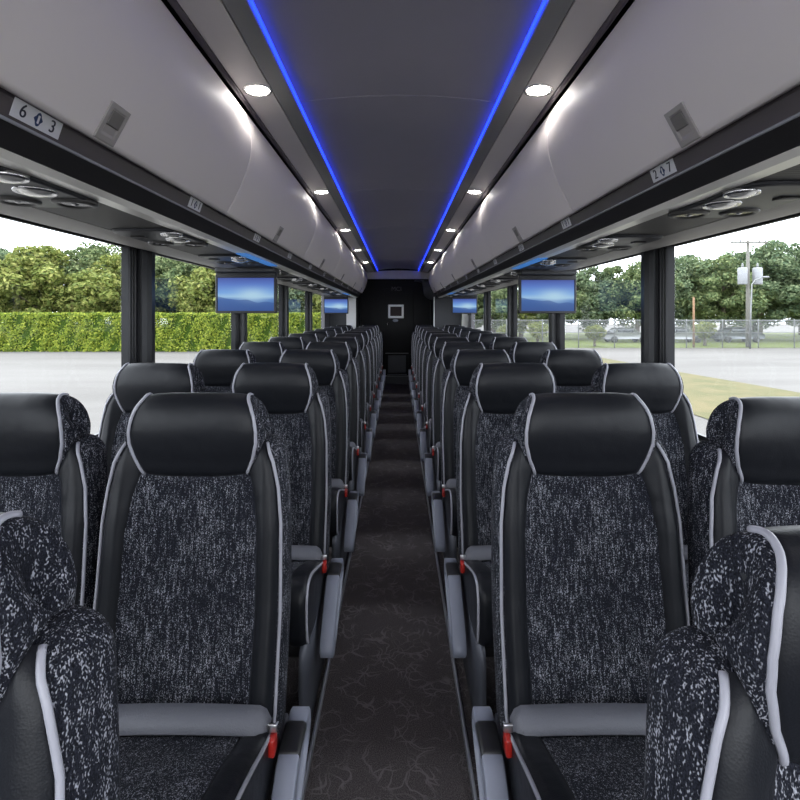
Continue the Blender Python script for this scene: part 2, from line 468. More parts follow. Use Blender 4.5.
def cushion_bm():
    xs = [(-CW, .30), (-CW+.0005, .10), (-CW+.003, .03), (-CW+.008, .008), (-CW+.02, 0)]
    rings = [cush_ring(x, i) for x, i in xs]+[cush_ring(x, 0) for x in (-.12, -.06, 0, .06, .12)]+[cush_ring(-x, i) for x, i in reversed(xs)]
    return add_loft(bmesh.new(), rings)
def cush_path(off):
    out = []
    n = 46
    for i in range(2, n):
        a, b = CP[i-1], CP[i+1]; t = Vector((b[0]-a[0], b[1]-a[1])).normalized()
        nrm = Vector((t.y, -t.x))
        if nrm.dot(Vector((CP[i][0]+.24, CP[i][1]-.41))) < 0: nrm = -nrm
        out.append((CP[i][0]+nrm.x*off, CP[i][1]+nrm.y*off))
    return out
def cush_bolster_bm(s):
    rings = []
    for i in range(13):
        u = i/12; x = .148+(.211-.148)*u
        e = 1-abs(2*u-1)**4
        drop = .003*max(0, (x-.19)/.021)**2
        rings.append([(s*x, y, z) for y, z in cush_path(.010*e-.003-drop)])
    return add_loft(bmesh.new(), rings, closed=False)
def cush_panel_bm():
    return add_loft(bmesh.new(), [[(-.152+.304*i/10, y, z) for y, z in cush_path(.0025)] for i in range(11)], closed=False)
def cush_piping_bm(s):
    return tube([(s*.2115, y, z) for y, z in cush_path(-.004)], .0042)
def belt_bm(s):
    xs = [(-s*.205, -.025, -.015)]+[(s*(-.19+.375*i/14), 0, 0) for i in range(15)]+[(s*.198, .006, -.012), (s*.207, .01, -.035)]
    rings = []
    for x, dy, dz in xs:
        sag = .006*math.cos(x*7)
        c = Vector((x, -.098+dy, .446+dz+sag))
        u = Vector((0, -.022, -.016))
        nr = Vector((0, -.5, .86))*.002
        rings.append([c+u+nr, c+u*.2+nr*1.6, c-u+nr, c-u-nr, c+u-nr])
    return add_loft(bmesh.new(), rings)

def make_seat(aisle, s):
    """s=+1: the aisle (buckle, armrest) lies towards +x"""
    root = empty('passenger_seat')
    b = obj('backrest', backrest_bm(), 'fabric', root)
    for q in (-1, 1):
        obj('bolster', back_bolster_bm(q), 'leather', b); obj('piping', back_piping_bm(q), 'piping', b)
    h = obj('headrest', headrest_bm(), 'leather', root)
    for q in (-1, 1):
        obj('side_panel', head_cap_bm(q), 'fabric', h); obj('piping', head_piping_bm(q), 'piping', h)
    c = obj('cushion', cushion_bm(), 'leather', root)
    obj('top_panel', cush_panel_bm(), 'fabric', c)
    for q in (-1, 1):
        obj('bolster', cush_bolster_bm(q), 'leather', c); obj('piping', cush_piping_bm(q), 'piping', c)
    be = obj('seat_belt', belt_bm(s), 'belt', root)
    be['label'] = 'grey lap belt lying across the seat crease'
    bk = obj('buckle', box((s*.219, -.105, .404), (.014, .03, .038), .004), 'red', be); bk['label'] = 'red belt buckle'
    obj('latch_plate', box((s*.217, -.100, .434), (.020, .006, .018), .002), 'steel', be)
    obj('seat_frame', box((0, -.17, .265), (.38, .34, .07), .01), 'blackpl', root)
    if aisle:
        ap = catmull([(.055, .355), (-.02, .362), (-.075, .358), (-.12, .335), (-.23, .235), (-.258, .195), (-.242, .165), (-.20, .162), (-.06, .225), (.03, .275), (.07, .30), (.075, .335)], 4, True)
        x0, x1 = .224, .270
        bm = bmesh.new()
        cy, cz = -.07, .27
        def rg(x, k): return [(s*x, cy+(y-cy)*k, cz+(z-cz)*k) for y, z in ap]
        # oval recess on the aisle face
        def ov(x, k): return [(s*x, cy+(y-cy)*k, cz+(z-cz)*k) for y, z in ap]
        add_loft(bm, [rg(x0, .97), rg(x0+.003, 1), rg(x1-.004, 1), rg(x1, .96), ov(x1+.001, .74), ov(x1-.001, .70), ov(x1-.008, .66)])
        a = obj('armrest', bm, 'armgrey', root); a['label'] = 'grey folding armrest with black pad'
        pad = catmull([(.004, .360), (-.03, .3615), (-.06, .3605), (-.076, .357), (-.074, .345), (-.05, .347), (.004, .345)], 3, True)
        bm = bmesh.new()
        add_loft(bm, [[(s*x, cy+(y-cy)*k, cz+(z-cz)*k) for y, z in pad] for x, k in ((x0-.001, 1.0), (x0+.004, 1.035), (x1-.006, 1.035), (x1+.0005, 1.0))])
        obj('pad', bm, 'blackpl', a)
        sp = catmull([(-.40, .002), (.10, .002), (.13, .10), (.115, .27), (.07, .32), (-.10, .335), (-.36, .325), (-.43, .28), (-.425, .10)], 3, True)
        bm = bmesh.new()
        add_loft(bm, [[(s*x, y, max(.002, z)) for y, z in sp] for x in (.190, .206)])
        obj('side_panel', bm, 'basegrey', root)
        obj('leg', box((-s*.15, -.2, .126), (.05, .30, .248), .008), 'basegrey', root)
    else:
        obj('leg', box((s*.15, -.2, .126), (.05, .30, .248), .008), 'basegrey', root)
    return root

SHIFT = -.020
PROTO = {}
ORD = ['first', 'second', 'third', 'fourth', 'fifth', 'sixth', 'seventh', 'eighth', 'ninth', 'tenth', 'eleventh', 'twelfth', 'thirteenth']
NROW = 12
for n in range(1, NROW+1):
    for side, sn in ((-1, 'hedge'), (1, 'fence')):
        for kind, xc in (('aisle', .468), ('window', .955)):
            if n == 1 and kind == 'window': continue
            key = (side, kind)
            if key not in PROTO:
                PROTO[key] = o = make_seat(kind == 'aisle', -side)
                used = False
            else: o = dup(PROTO[key])
            d = (.43 if side < 0 else .395) if n == 1 else 1.17+.75*(n-2)
            o.location = ({(-1, 'aisle'): -.486, (1, 'aisle'): .453, (-1, 'window'): -.944, (1, 'window'): .944}[key]-(.018 if n == 1 and side < 0 else .035 if n == 2 and key == (1, 'window') else 0), d-(.06 if n == 2 and key == (1, 'window') else 0), 0)
            where = ORD[n-1]+' row from the front' if n < NROW else 'last row before the black rear wall'
            if n == 1: lab = f'cropped front row aisle seat with grey piping, {sn} side of the bus'
            elif kind == 'aisle': lab = f'black leather and speckled fabric aisle seat, {sn} side, {where}'
            else: lab = f'black leather and speckled fabric window seat, {sn} side, {where}'
            tag(o, lab, 'seat', 'rows of passenger seats')

# ------------------------------------------------------------------ bus shell
Y0, Y1 = -1.6, 9.65
struct(obj('floor', box((0, (Y0+Y1)/2, -.03), (2.5, Y1-Y0, .06)), 'carpet', smooth=False), 'dark aisle carpet with thin pale swirls', 'floor')
for i, s in enumerate((-1, 1)):
    x = s*.230+SHIFT-.006
    struct(obj('trim_%d' % (i+1), box((x+s*.004, 4.1, .012), (.010, 10.9, .024), .003), 'trimmetal'), None)
# side walls
for s, nm in ((-1, 'left'), (1, 'right')):
    bm = bmesh.new()
    add_prism(bm, [(s*1.225, 0), (s*1.30, 0), (s*1.30, .80), (s*1.262, .80), (s*1.225, .775)], Y0, 8.45)
    add_prism(bm, [(s*1.262, 1.645), (s*1.30, 1.645), (s*1.30, 2.30), (s*1.262, 2.30)], Y0, Y1)
    add_box(bm, (s*1.27, (8.45+Y1)/2, 1.15), (.06, Y1-8.45, 2.3))
    struct(obj('wall_'+nm, bm, 'wall', smooth=False), 'dark grey side wall of the bus below the windows', 'wall')
    bm = bmesh.new()
    add_prism(bm, [(s*1.19, .775), (s*1.262, .775), (s*1.262, .80), (s*1.20, .79)], Y0, 8.45)
    struct(obj('baseboard_'+nm, bm, 'gasket', smooth=False), None)
PIL = [.78+1.5*k for k in range(6)]
k = 3
for s in (-1, 1):
    for y in PIL:
        if y > 8.2: continue
        bm = bmesh.new()
        ring = [(1.262, y)]
        for q in range(3):
            a = y+.006+q*.024
            ring += [(1.235, a), (1.226, a+.004), (1.226, a+.014), (1.240, a+.019)]
        ring += [(1.205, y+.075), (1.192, y+.095), (1.186, y+.13), (1.190, y+.17), (1.205, y+.197), (1.262, y+.205)]
        add_loft(bm, [[(s*a, b, z) for a, b in ring] for z in (.76, 1.66)])
        o = struct(obj('trim_%d' % k, bm, 'column', smooth=False), 'black rounded pillar between side windows', 'pillar'); k += 1
wn = 1
for s in (-1, 1):
    edges = [Y0]+PIL
    for a, b in zip(edges, edges[1:]):
        a2 = a+(.2 if a > 0 else 0); b2 = min(b, 8.45)
        if b2-a2 < .2: continue
        o = obj('window_%d' % wn, box((s*1.268, (a2+b2)/2, 1.2225), (.006, b2-a2+.02, .86)), 'glass', smooth=False)
        struct(o, 'large side window pane', 'window'); wn += 1
        bm = bmesh.new()
        for z in (.808, 1.637): add_box(bm, (s*1.262, (a2+b2)/2, z), (.016, b2-a2, .02))
        obj('gasket', bm, 'gasket', o, smooth=False)
# roof shell
bm = bmesh.new()
add_box(bm, (0, (Y0+Y1)/2, 2.31), (2.6, Y1-Y0, .04))
struct(obj('roof', bm, 'roof', smooth=False))
# ceiling centre panels, slightly arched, with seams
bm = bmesh.new()
a = Y0
seams = [Y0, -1.0, .5, 2.0, 3.5, 5.0, 6.5, 8.0, 9.0, 9.62]
for a, b in zip(seams, seams[1:]):
    low = [(-.40+.8*i/16, 2.166+.030*(1-(-1+i/8)**2)) for i in range(17)]
    ring = low+[(.40, 2.21), (-.40, 2.21)]
    c = .0035
    add_loft(bm, [[(x, y, z+dz) for x, z in ring] for y, dz in ((a+.001, .004), (a+c, 0), (b-c, 0), (b-.001, .004))])
struct(obj('ceiling', bm, 'ceil', smooth=False), 'charcoal ceiling panel running above the aisle between blue light lines', 'ceiling')
tn = 30
def trim(bm, mat, smooth=False, label=None):
    global tn
    o = struct(obj('trim_%d' % tn, bm, mat, smooth=smooth)); tn += 1
    if label: o['label'] = label; o['category'] = 'trim'
    return o
YE = 8.95   # end of the overhead bins
for s in (-1, 1):
    bm = bmesh.new(); add_prism(bm, [(s*.394, 2.136), (s*.452, 2.128), (s*.458, 2.134), (s*.458, 2.20), (s*.402, 2.20), (s*.402, 2.156), (s*.394, 2.152)], Y0, 9.62); trim(bm, 'band', label='grey ceiling band beside the blue light line')
    bm = bmesh.new(); add_prism(bm, [(s*.458, 2.128), (s*.566, 2.122), (s*.566, 2.20), (s*.458, 2.20)], Y0, 9.62); trim(bm, 'lightpanel', label='pale grey ceiling panel holding the downlights')
    bm = bmesh.new(); add_tube(bm, [(s*.575, Y0, 2.117), (s*.575, 9.62, 2.117)], .009, 10); trim(bm, 'fascia', True)
    bm = bmesh.new(); add_prism(bm, [(s*.566, 2.140), (s*.68, 2.130), (s*.68, 2.2), (s*.566, 2.2)], Y0, 9.62); trim(bm, 'black')
    # LED light line
    o = obj('led_strip', box((s*.3885, (Y0+9.6)/2, 2.1475), (.009, 9.6-Y0, .009), .002), 'led')
    tag(o, f'glowing blue ceiling light line on the {"hedge" if s < 0 else "fence"} side of the aisle', 'light strip', 'blue ceiling light lines')
    # fascia rail under the bins
    bm = bmesh.new(); add_prism(bm, [(s*.668, 1.7005), (s*.668, 1.694), (s*.680, 1.659), (s*.76, 1.659), (s*.76, 1.7005)], Y0, YE); trim(bm, 'fascia', label='plum grey rail below the overhead bins carrying the number plates')
    bm = bmesh.new(); add_tube(bm, [(s*.6805, Y0, 1.6585), (s*.6805, YE, 1.6585)], .0035, 8); trim(bm, 'trimmetal', True)
    bm = bmesh.new(); add_prism(bm, [(s*.682, 1.658), (s*.7125, 1.619), (s*.76, 1.619), (s*.76, 1.658)], Y0, YE); trim(bm, 'fascia2')
    # aluminium strip
    bm = bmesh.new(); add_prism(bm, [(s*.714, 1.618), (s*.738, 1.611), (s*.787, 1.614), (s*.787, 1.63), (s*.714, 1.63)], Y0, YE); trim(bm, 'strip', label='satin aluminium strip under the overhead rail')
    # service channel panel
    bm = bmesh.new(); add_prism(bm, [(s*.790, 1.615), (s*1.0, 1.613), (s*1.0, 1.63), (s*.790, 1.63)], Y0, YE); trim(bm, 'ribbed', label='ribbed grey panel above the window seats')
    lip = catmull([(1.004, 1.612), (1.06, 1.607), (1.14, 1.612), (1.21, 1.626), (1.25, 1.638), (1.262, 1.660)], 4)
    bm = bmesh.new(); add_loft(bm, [[(s*x, y, z) for x, z in lip+[(1.262, 1.70), (1.004, 1.70)]] for y in (Y0, YE+.3)]); trim(bm, 'lip', label='pale curved lip above the side windows')
    bm = bmesh.new(); add_box(bm, (s*.96, (Y0+YE)/2, 1.70), (.5, YE-Y0, .01)); trim(bm, 'black')

# ------------------------------------------------------------------ overhead bins
BP = catmull([(.618, 2.122), (.592, 2.104), (.569, 2.060), (.549, 1.98), (.551, 1.91), (.569, 1.845), (.600, 1.770), (.642, 1.692)], 5)
def make_bin(s, ln):
    root = empty('overhead_bin')
    bm = bmesh.new(); sheet_ring = [(s*x, z) for x, z in BP]+[(s*.67, 1.702), (s*.67, 2.118)]
    add_loft(bm, [[(x+s*(1-kk)*.02, y, z+(1-kk)*(1.9-z)*.1) for x, z in sheet_ring] for y, kk in ((.0015, .86), (.004, .97), (.010, 1), (ln-.010, 1), (ln-.004, .97), (ln-.0015, .86))])
    d = obj('door', bm, 'bin', root)
    # latch: a recessed cup near the lower edge
    y = ln/2+(.01 if s > 0 else -.035)
    p0, p1 = Vector((s*.6035, 0, 1.755)), Vector((s*.6275, 0, 1.706))
    def on(u, v, n):  # u along y, v up the door
        z = 1.692+v
        x = None
        for (xa, za), (xb, zb) in zip(BP, BP[1:]):
            if za >= z >= zb: x = xa+(xb-xa)*(za-z)/(za-zb); break
        if x is None: x = .63
        return (s*(x-n), y+u, z)
    bm = bmesh.new()
    fr = [(-.036, .002), (.036, .002), (.036, .076), (-.036, .076)]
    inn = [(-.025, .012), (.025, .012), (.025, .066), (-.025, .066)]
    add_loft(bm, [[on(u, v, -.004) for u, v in fr], [on(u, v, .0025) for u, v in fr], [on(u*.96, .034+(v-.034)*.96, .004) for u, v in fr], [on(u, v, .004) for u, v in inn], [on(u*.8, .038+(v-.035)*.8, .0012) for u, v in inn]])
    h = obj('latch', bm, 'latch', d, smooth=False)
    bm = bmesh.new()
    add_loft(bm, [[on(u*.88, .049+(v-.041)*.55, .0025) for u, v in inn], [on(u*.84, .049+(v-.041)*.50, .0045) for u, v in inn]])
    obj('latch_recess', bm, 'latchdark', h, smooth=False)
    return root
for s, sn in ((-1, 'hedge'), (1, 'fence')):
    proto = None
    base = 1.87 if s < 0 else 1.83
    e = [base-1.5]+[base+1.5*q for q in range(5)]
    for i, y in enumerate(e):
        ln = 1.5
        if y+ln > YE: ln = YE-y
        if proto is None or ln != 1.5: o = make_bin(s, ln)
        else: o = dup(proto)
        if proto is None: proto = o
        o.location = (0, y, 0)
        w = (ORD[i]+' from the front') if i < 5 else 'last before the rear wall'
        tag(o, f'grey overhead luggage bin with curved door, {sn} side, {w}', 'luggage bin', 'overhead luggage bins')
# bin behind the camera and end caps
for s in (-1, 1):
    bm = bmesh.new()
    add_loft(bm, [[(s*x, y, z) for x, z in BP+[(.67, 1.702), (.67, 2.118)]] for y in (Y0, .32)])
    trim(bm, 'bin', True)
bm = bmesh.new()
cap = catmull([(.30, 1.925), (.38, 1.915), (.44, 1.88), (.46, 1.79), (.49, 1.665), (.58, 1.59), (.72, 1.585)], 5)
add_loft(bm, [[(x, y, z) for x, z in cap+[(.80, 1.62), (.80, 1.93), (.30, 1.93)]] for y in (9.02, 9.30)])
trim(bm, 'reardark', True, 'dark curved end panel closing the overhead bins beside the rear wall')

# ------------------------------------------------------------------ downlights
def make_light():
    root = empty('ceiling_downlight')
    obj('trim_ring', lathe([(.040, .004), (.043, -.003), (.050, -.0035), (.053, .001), (.050, .004)], n=28), 'lens', root)
    obj('diffuser', lathe([(.040, .003), (.0405, -.001), (.03, -.002), (.001, -.0024)], n=28), 'lamp', root)
    return root
proto = None
for s, sn in ((-1, 'hedge'), (1, 'fence')):
    for i in range(-2, 5):
        o = make_light() if proto is None else dup(proto)
        proto = proto or o
        y = 1.80+1.5*i
        o.location = (s*.505, y, 2.1255)
        o.rotation_euler = (0, s*math.atan2(.006, .108), 0)
        if i >= 0: lab = f'lit round ceiling downlight, {sn} side, ' + ORD[i]+' from the front'
        else: lab = f'lit round ceiling downlight, {sn} side, ahead of the front row'
        tag(o, lab, 'ceiling light', 'ceiling downlights')

# ------------------------------------------------------------------ number plates
def facet_matrix(s, y, t=.60):
    a, b = Vector((s*.6665, y, 1.698)), Vector((s*.6795, y, 1.6595))
    up = (a-b).normalized(); right = Vector((0, -s, 0)); nrm = right.cross(up)
    c = b+(a-b)*t
    m = Matrix.Identity(4)
    for i in range(3): m[i][0], m[i][1], m[i][2], m[i][3] = right[i], up[i], nrm[i], c[i]
    return m
def icon_bm(r):
    bm = bmesh.new()
    pts = [(r*.55*math.copysign(abs(math.cos(a))**1.0, math.cos(a))*(1 if abs(math.sin(a)) < .9 else .9), r*math.sin(a), .0009) for a in [2*PI*k/24 for k in range(24)]]
    flat_poly(bm, [Vector(p) for p in pts], .0007, Vector((0, 0, 1)))
    for q in (-1, 1):
        flat_poly(bm, [Vector((q*r*.35, r*.6, .0009)), Vector((q*r*.9, 0, .0009)), Vector((q*r*.35, -r*.6, .0009))], .0007, Vector((0, 0, 1)))
    return bm
def make_plate(s, a, b, ln):
    root = empty('number_plate')
    hh = .034
    obj('plate', box((0, 0, .0005), (ln, hh, .0012), .0004, 1), 'plate', root, smooth=False)
    for tx, dx in ((a, -ln*.30), (b, ln*.30)):
        o = obj('numeral', text_mesh(tx, .034), 'ink', root, smooth=False, loc=(dx, 0, .0014))
    obj('symbol', icon_bm(.013), 'inkblue', root, smooth=False)
    obj('symbol_slot', box((0, 0, .0018), (.0045, .015, .0006)), 'plate', root, smooth=False)
    return root
for s, sn in ((-1, 'hedge'), (1, 'fence')):
    ys = [.932+.725*i for i in range(11)] if s < 0 else [1.268+.73*i for i in range(11)]
    pr = {}
    for i, y in enumerate(ys):
        if i == 0: t = ('6', '3') if s < 0 else ('2', '7')
        else: t = ('1', '1')
        ln = (.125 if s < 0 else .11) if i == 0 else .098
        if t in pr: o = dup(pr[t])
        else: o = make_plate(s, t[0], t[1], ln); pr[t] = o
        o.matrix_world = facet_matrix(s, y)
        if i == 0: lab = f'white row plate reading {t[0]} and {t[1]} around a blue symbol, on overhead rail'
        else: lab = f'small white row plate on overhead rail, {sn} side, {ORD[i]} from the front'
        tag(o, lab, 'number plate', 'row number plates')

# ------------------------------------------------------------------ service units above the seats
def make_service(s):
    root = empty('service_unit')
    bm = bmesh.new()
    pts = [(-.10, -.17), (.02, -.19), (.10, -.17), (.115, 0), (.10, .17), (0, .19), (-.10, .17), (-.108, 0)]
    pp = catmull(pts, 4, True)
    add_loft(bm, [[(x*k, y*k, z) for x, y in pp] for k, z in ((1, .004), (1, -.003), (.975, -.007), (.93, -.008))])
    h = obj('housing', bm, 'psudark', root)
    for (x, y, r) in ((-.085, -.115, .036), (-.055, .005, .042)):
        x *= s
        c = obj('reading_light', lathe([(r*.78, .0), (r*.82, -.004), (r, -.007), (r*1.06, -.003), (r*1.06, .004)], (x, y, -.006)), 'chrome', root)
        obj('lens', lathe([(r*.86, .002), (r*.82, -.005), (r*.62, -.0105), (r*.35, -.0135), (.001, -.0145)], (x, y, -.006)), 'lens', c)
    for (x, y, r) in ((-.068, .128, .047), (.055, .10, .044)):
        x *= s
        c = obj('air_vent', lathe([(r*.70, .002), (r*.74, -.006), (r*.9, -.010), (r*1.08, -.006), (r*1.12, .002)], (x, y, -.006)), 'psu', root)
        bm = bmesh.new()
        for q in range(-4, 5):
            w = math.sqrt(max(0, (r*.72)**2-(q*.0065)**2))
            add_box(bm, (x+q*.0065, y, -.009), (.0024, 2*w, .006))
        add_lathe(bm, [(r*.12, .0), (r*.2, -.007), (.001, -.010)], (x, y, -.006), 12)
        obj('grille', bm, 'chrome', c, smooth=False)
    c = obj('call_button', box((s*.055, -.07, -.0105), (.05, .032, .006), .003), 'psu', root)
    return root
for s, sn in ((-1, 'hedge'), (1, 'fence')):
    pr = None
    for i in range(10):
        y = (1.150 if s < 0 else 1.290)+.75*i
        o = make_service(s) if pr is None else dup(pr)
        pr = pr or o
        o.location = (s*.893, y, 1.612)
        tag(o, f'round reading lights and air vents overhead, {sn} side, {ORD[i]} unit from the front', 'overhead console', 'overhead service units')

# ------------------------------------------------------------------ monitors
def make_tv(s):
    root = empty('ceiling_monitor')
    w, h = .382, .262
    bm = box((0, .022, -.145), (w, .044, h), .008, 3)
    c = obj('casing', bm, 'blackpl', root); 
    bm = bmesh.new()
    # bezel frame proud of the screen
    for dx, dz, sx, sz in ((0, .108, w-.006, .030), (0, -.122, w-.006, .014), (-.184, -.006, .012, .232), (.184, -.006, .012, .232)):
        add_box(bm, (dx, -.002, -.145+dz), (sx, .008, sz), .002, 1)
    obj('bezel', bm, 'column', c, smooth=False)
    obj('screen', box((0, .0005, -.157), (.354, .002, .222)), 'screen', c, smooth=False)
    bm = bmesh.new(); add_box(bm, (0, .05, .0), (w*.98, .16, .036), .008)
    obj('bracket', bm, 'reardark', root)
    return root
pr = None
for s, y, lab in ((-1, 3.16, 'hanging monitor with blue picture, hedge side, nearer one'), (1, 3.36, 'hanging monitor with blue picture, fence side, nearer one'),
                  (-1, 7.75, 'small distant hanging monitor with blue picture, hedge side, near rear wall'), (1, 7.55, 'small distant hanging monitor with blue picture, fence side, near rear wall')):
    o = make_tv(s) if pr is None else dup(pr)
    pr = pr or o
    o.location = (s*.962+(.045 if s > 0 else 0), y, 1.600)
    tag(o, lab, 'monitor', 'ceiling monitors')
    b = obj('accent_light', box((s*.754, y-.45, 1.6105), (.050, .62, .004)), 'bluestrip', smooth=False)
    tag(b, lab.replace('hanging monitor with blue picture', 'blue lit strip by the monitor'), 'accent light', 'blue strips by the monitors')

# ------------------------------------------------------------------ rear of the bus
yb = 9.66
struct(obj('wall_back', box((-.05, yb+.04, 1.15), (1.42, .08, 2.3)), 'black', smooth=False), 'black rear partition behind the last seat rows', 'wall')
bm = bmesh.new()
arch = [(-.72+1.44*i/16, 2.125+.03*(1-(-1+i/8)**2)) for i in range(17)]
add_loft(bm, [[(x, y, z) for x, z in arch+[(.72, 1.995), (-.72, 1.995)]] for y in (9.60, 9.66)])
trim(bm, 'bulkhead', label='pale grey bulkhead strip above the black rear partition')
bm = bmesh.new()
add_box(bm, (-.745, 9.36, 1.15), (.03, .62, 2.3)); add_box(bm, (.655, 9.36, 1.15), (.03, .62, 2.3)); trim(bm, 'black')
trim(box((-.845, 9.04, .83), (.17, .05, 1.60)), 'rearlight', label='pale grey vertical panel beside the black rear partition')
trim(box((-1.10, 9.06, .83), (.34, .05, 1.60)), 'reardark')
trim(box((.90, 9.06, .83), (.50, .05, 1.60)), 'reardark')
trim(box((.652, 9.03, .83), (.018, .02, 1.60)), 'rearlight')
d = struct(obj('door_1', box((.02, yb-.012, 1.20), (.56, .03, 1.22), .004), 'black', smooth=False), 'black toilet door in the rear partition', 'door')
bm = tube([(0, 0, -.03), (0, -.02, -.025), (0, -.025, 0), (0, -.02, .025), (0, 0, .03)], .007); bmesh.ops.translate(bm, vec=(-.205, yb-.03, 1.12), verts=bm.verts)
obj('handle', bm, 'chrome', d)
o = empty('wall_display', (-.04, yb-.03, 1.37))
bm = bmesh.new()
for dx, dz, sx, sz in ((0, .11, .30, .04), (0, -.11, .30, .04), (-.13, 0, .04, .26), (.13, 0, .04, .26)): add_box(bm, (dx, -.012, dz), (sx, .03, sz), .008)
obj('frame', bm, 'rearlight', o); obj('panel', box((0, 0, 0), (.24, .015, .20)), 'picture', o, smooth=False)
tag(o, 'small pale framed panel on the black rear door', 'display')
bm = bmesh.new(); r = bmesh.ops.create_uvsphere(bm, u_segments=16, v_segments=8, radius=1); bmesh.ops.scale(bm, vec=(.055, .012, .028), verts=bm.verts)
tag(obj('door_plaque', bm, 'armgrey', loc=(-.05, yb-.03, 1.195)), 'small oval grey plaque below the framed panel on the rear door', 'plaque')
me = text_mesh('MCI', .115, .002)
o = obj('wall_lettering', me, 'logo', smooth=False, loc=(-.03, yb-.03, 1.80)); o.rotation_euler = (PI/2, 0, 0)
tag(o, 'dim grey capital letters MCI on the black rear door', 'lettering')
o = empty('rear_step', (-.02, 9.40, 0))
obj('lower_step', box((0, .13, .075), (.44, .26, .15), .004), 'reardark', o, smooth=False)
obj('upper_step', box((0, .20, .36), (.44, .14, .42), .004), 'black', o, smooth=False)
obj('inset_panel', box((0, .128, .365), (.34, .008, .33), .003), 'steppanel', o, smooth=False)
bm = bmesh.new(); add_box(bm, (0, .002, .150), (.44, .012, .012), .002); add_box(bm, (0, .128, .572), (.44, .012, .010), .002); add_box(bm, (0, .125, .170), (.38, .012, .010), .002)
obj('nosing', bm, 'stepedge', o, smooth=False)
tag(o, 'black step with metal edges at the end of the aisle', 'step')

# ------------------------------------------------------------------ outside
struct(obj('ground', box((0, 40, GZ-.05), (260, 200, .1)), 'concrete', smooth=False), 'pale concrete parking lot around the bus', 'ground')
bm = bmesh.new(); rows = [(6, 7.6, 12.4), (12, 8.2, 14.0), (18, 8.2, 14.2), (25, 8.4, 13.4), (33, 8.6, 12.9), (40, 9.0, 12.6)]
va = [[bm.verts.new((a, y, GZ+.02)), bm.verts.new((b, y, GZ+.02))] for y, a, b in rows]
for p, q in zip(va, va[1:]): bm.faces.new((p[0], p[1], q[1], q[0]))
tag(obj('grass', bm, 'grass'), 'strip of dry yellow grass beside the bus', 'grass', kind='stuff')
bm = bmesh.new(); v = [bm.verts.new(p) for p in ((-11.0, 34.8, GZ+.02), (-5.0, 34.8, GZ+.02), (-5.5, 36.6, GZ+.02), (-11.2, 36.6, GZ+.02))]; bm.faces.new(v)
tag(obj('grass', bm, 'grass'), 'small patch of dry grass in front of the hedge', 'grass', kind='stuff')
bm = bmesh.new(); v = [bm.verts.new(p) for p in ((4, 41.2, GZ+.015), (70, 41.2, GZ+.015), (70, 75, GZ+.015), (4, 75, GZ+.015))]; bm.faces.new(v)
tag(obj('grass', bm, 'leafB'), 'green grass beyond the chain link fence', 'grass', kind='stuff')
def leaf_quads(bm, c, sz, nrm=None):
    n = nrm if nrm is not None else Vector((random.gauss(0, 1), random.gauss(0, 1), random.gauss(0, 1)))
    n = (n+Vector((random.gauss(0, .55), random.gauss(0, .55), random.gauss(0, .55)))).normalized()
    a = n.orthogonal().normalized(); b = n.cross(a)
    t = random.random()*2*PI
    u = a*math.cos(t)+b*math.sin(t); w = n.cross(u)
    l = sz*random.uniform(.6, 1.25); q = l*.55
    vs = [bm.verts.new(c-u*l), bm.verts.new(c+w*q+n*l*.15), bm.verts.new(c+u*l), bm.verts.new(c-w*q+n*l*.15)]
    bm.faces.new(vs)
def make_hedge(x0, x1, y, z0, h, th):
    core = obj('hedge', box(((x0+x1)/2, y, z0+h/2-.05), (x1-x0, th, h-.16)), 'hedgecore', smooth=False)
    bm = bmesh.new()
    for _ in range(int((x1-x0)*h*270)):
        x = random.uniform(x0, x1); z = random.uniform(z0, z0+h)
        b = .10*math.sin(x*2.1+z)+.08*math.sin(x*5.3-z*3)
        leaf_quads(bm, Vector((x, y-th/2-random.uniform(-.05, .16)-b, z)), .10, Vector((0, -1, .35)))
    for _ in range(int((x1-x0)*th*200)):
        x = random.uniform(x0, x1)
        leaf_quads(bm, Vector((x, y+random.uniform(-th/2, th/2), z0+h-.12+.06*math.sin(x*3)+random.uniform(-.06, .12))), .10, Vector((0, -.3, 1)))
    obj('foliage', bm, 'hedge', core, smooth=False)
    return core
tag(make_hedge(-48, -4.5, 38, GZ, 2.86, 1.6), 'long clipped yellow green hedge across the lot', 'hedge')

def make_tree(mat, h, rw, seed, leaf=.30, nblob=110, per=125, base=.25):
    random.seed(seed)
    root = empty('tree')
    bm = bmesh.new()
    for _ in range(nblob):
        while True:
            p = Vector((random.uniform(-1, 1), random.uniform(-1, 1), random.uniform(-1, 1)))
            if p.length < 1: break
        zc = h*(base+(1-base)*.5)+p.z*h*(1-base)*.42
        c = Vector((p.x*rw*.82, p.y*rw*.82, zc)); br = random.uniform(.10, .24)*rw
        for _ in range(per):
            d = Vector((random.gauss(0, 1), random.gauss(0, 1), random.gauss(.25, 1))).normalized()
            r = br*random.uniform(.65, 1.08)
            leaf_quads(bm, c+Vector((d.x*r, d.y*r, d.z*r*.8)), leaf, d)
    obj('crown', bm, mat, root, smooth=False)
    bm = tube([(0, 0, -.1), (.05, .02, h*.2), (-.06, .05, h*.42), (.05, 0, h*.68)], [.26, .20, .16, .06], 8)
    for q in range(6):
        a = q*1.1; z = h*(.28+.05*q)
        add_tube(bm, [(0, 0, z), (math.cos(a)*rw*.3, math.sin(a)*rw*.3, z+h*.1), (math.cos(a)*rw*.6, math.sin(a)*rw*.6, z+h*.2)], [.09, .06, .02], 6)
    obj('trunk', bm, 'bark', root)
    return root
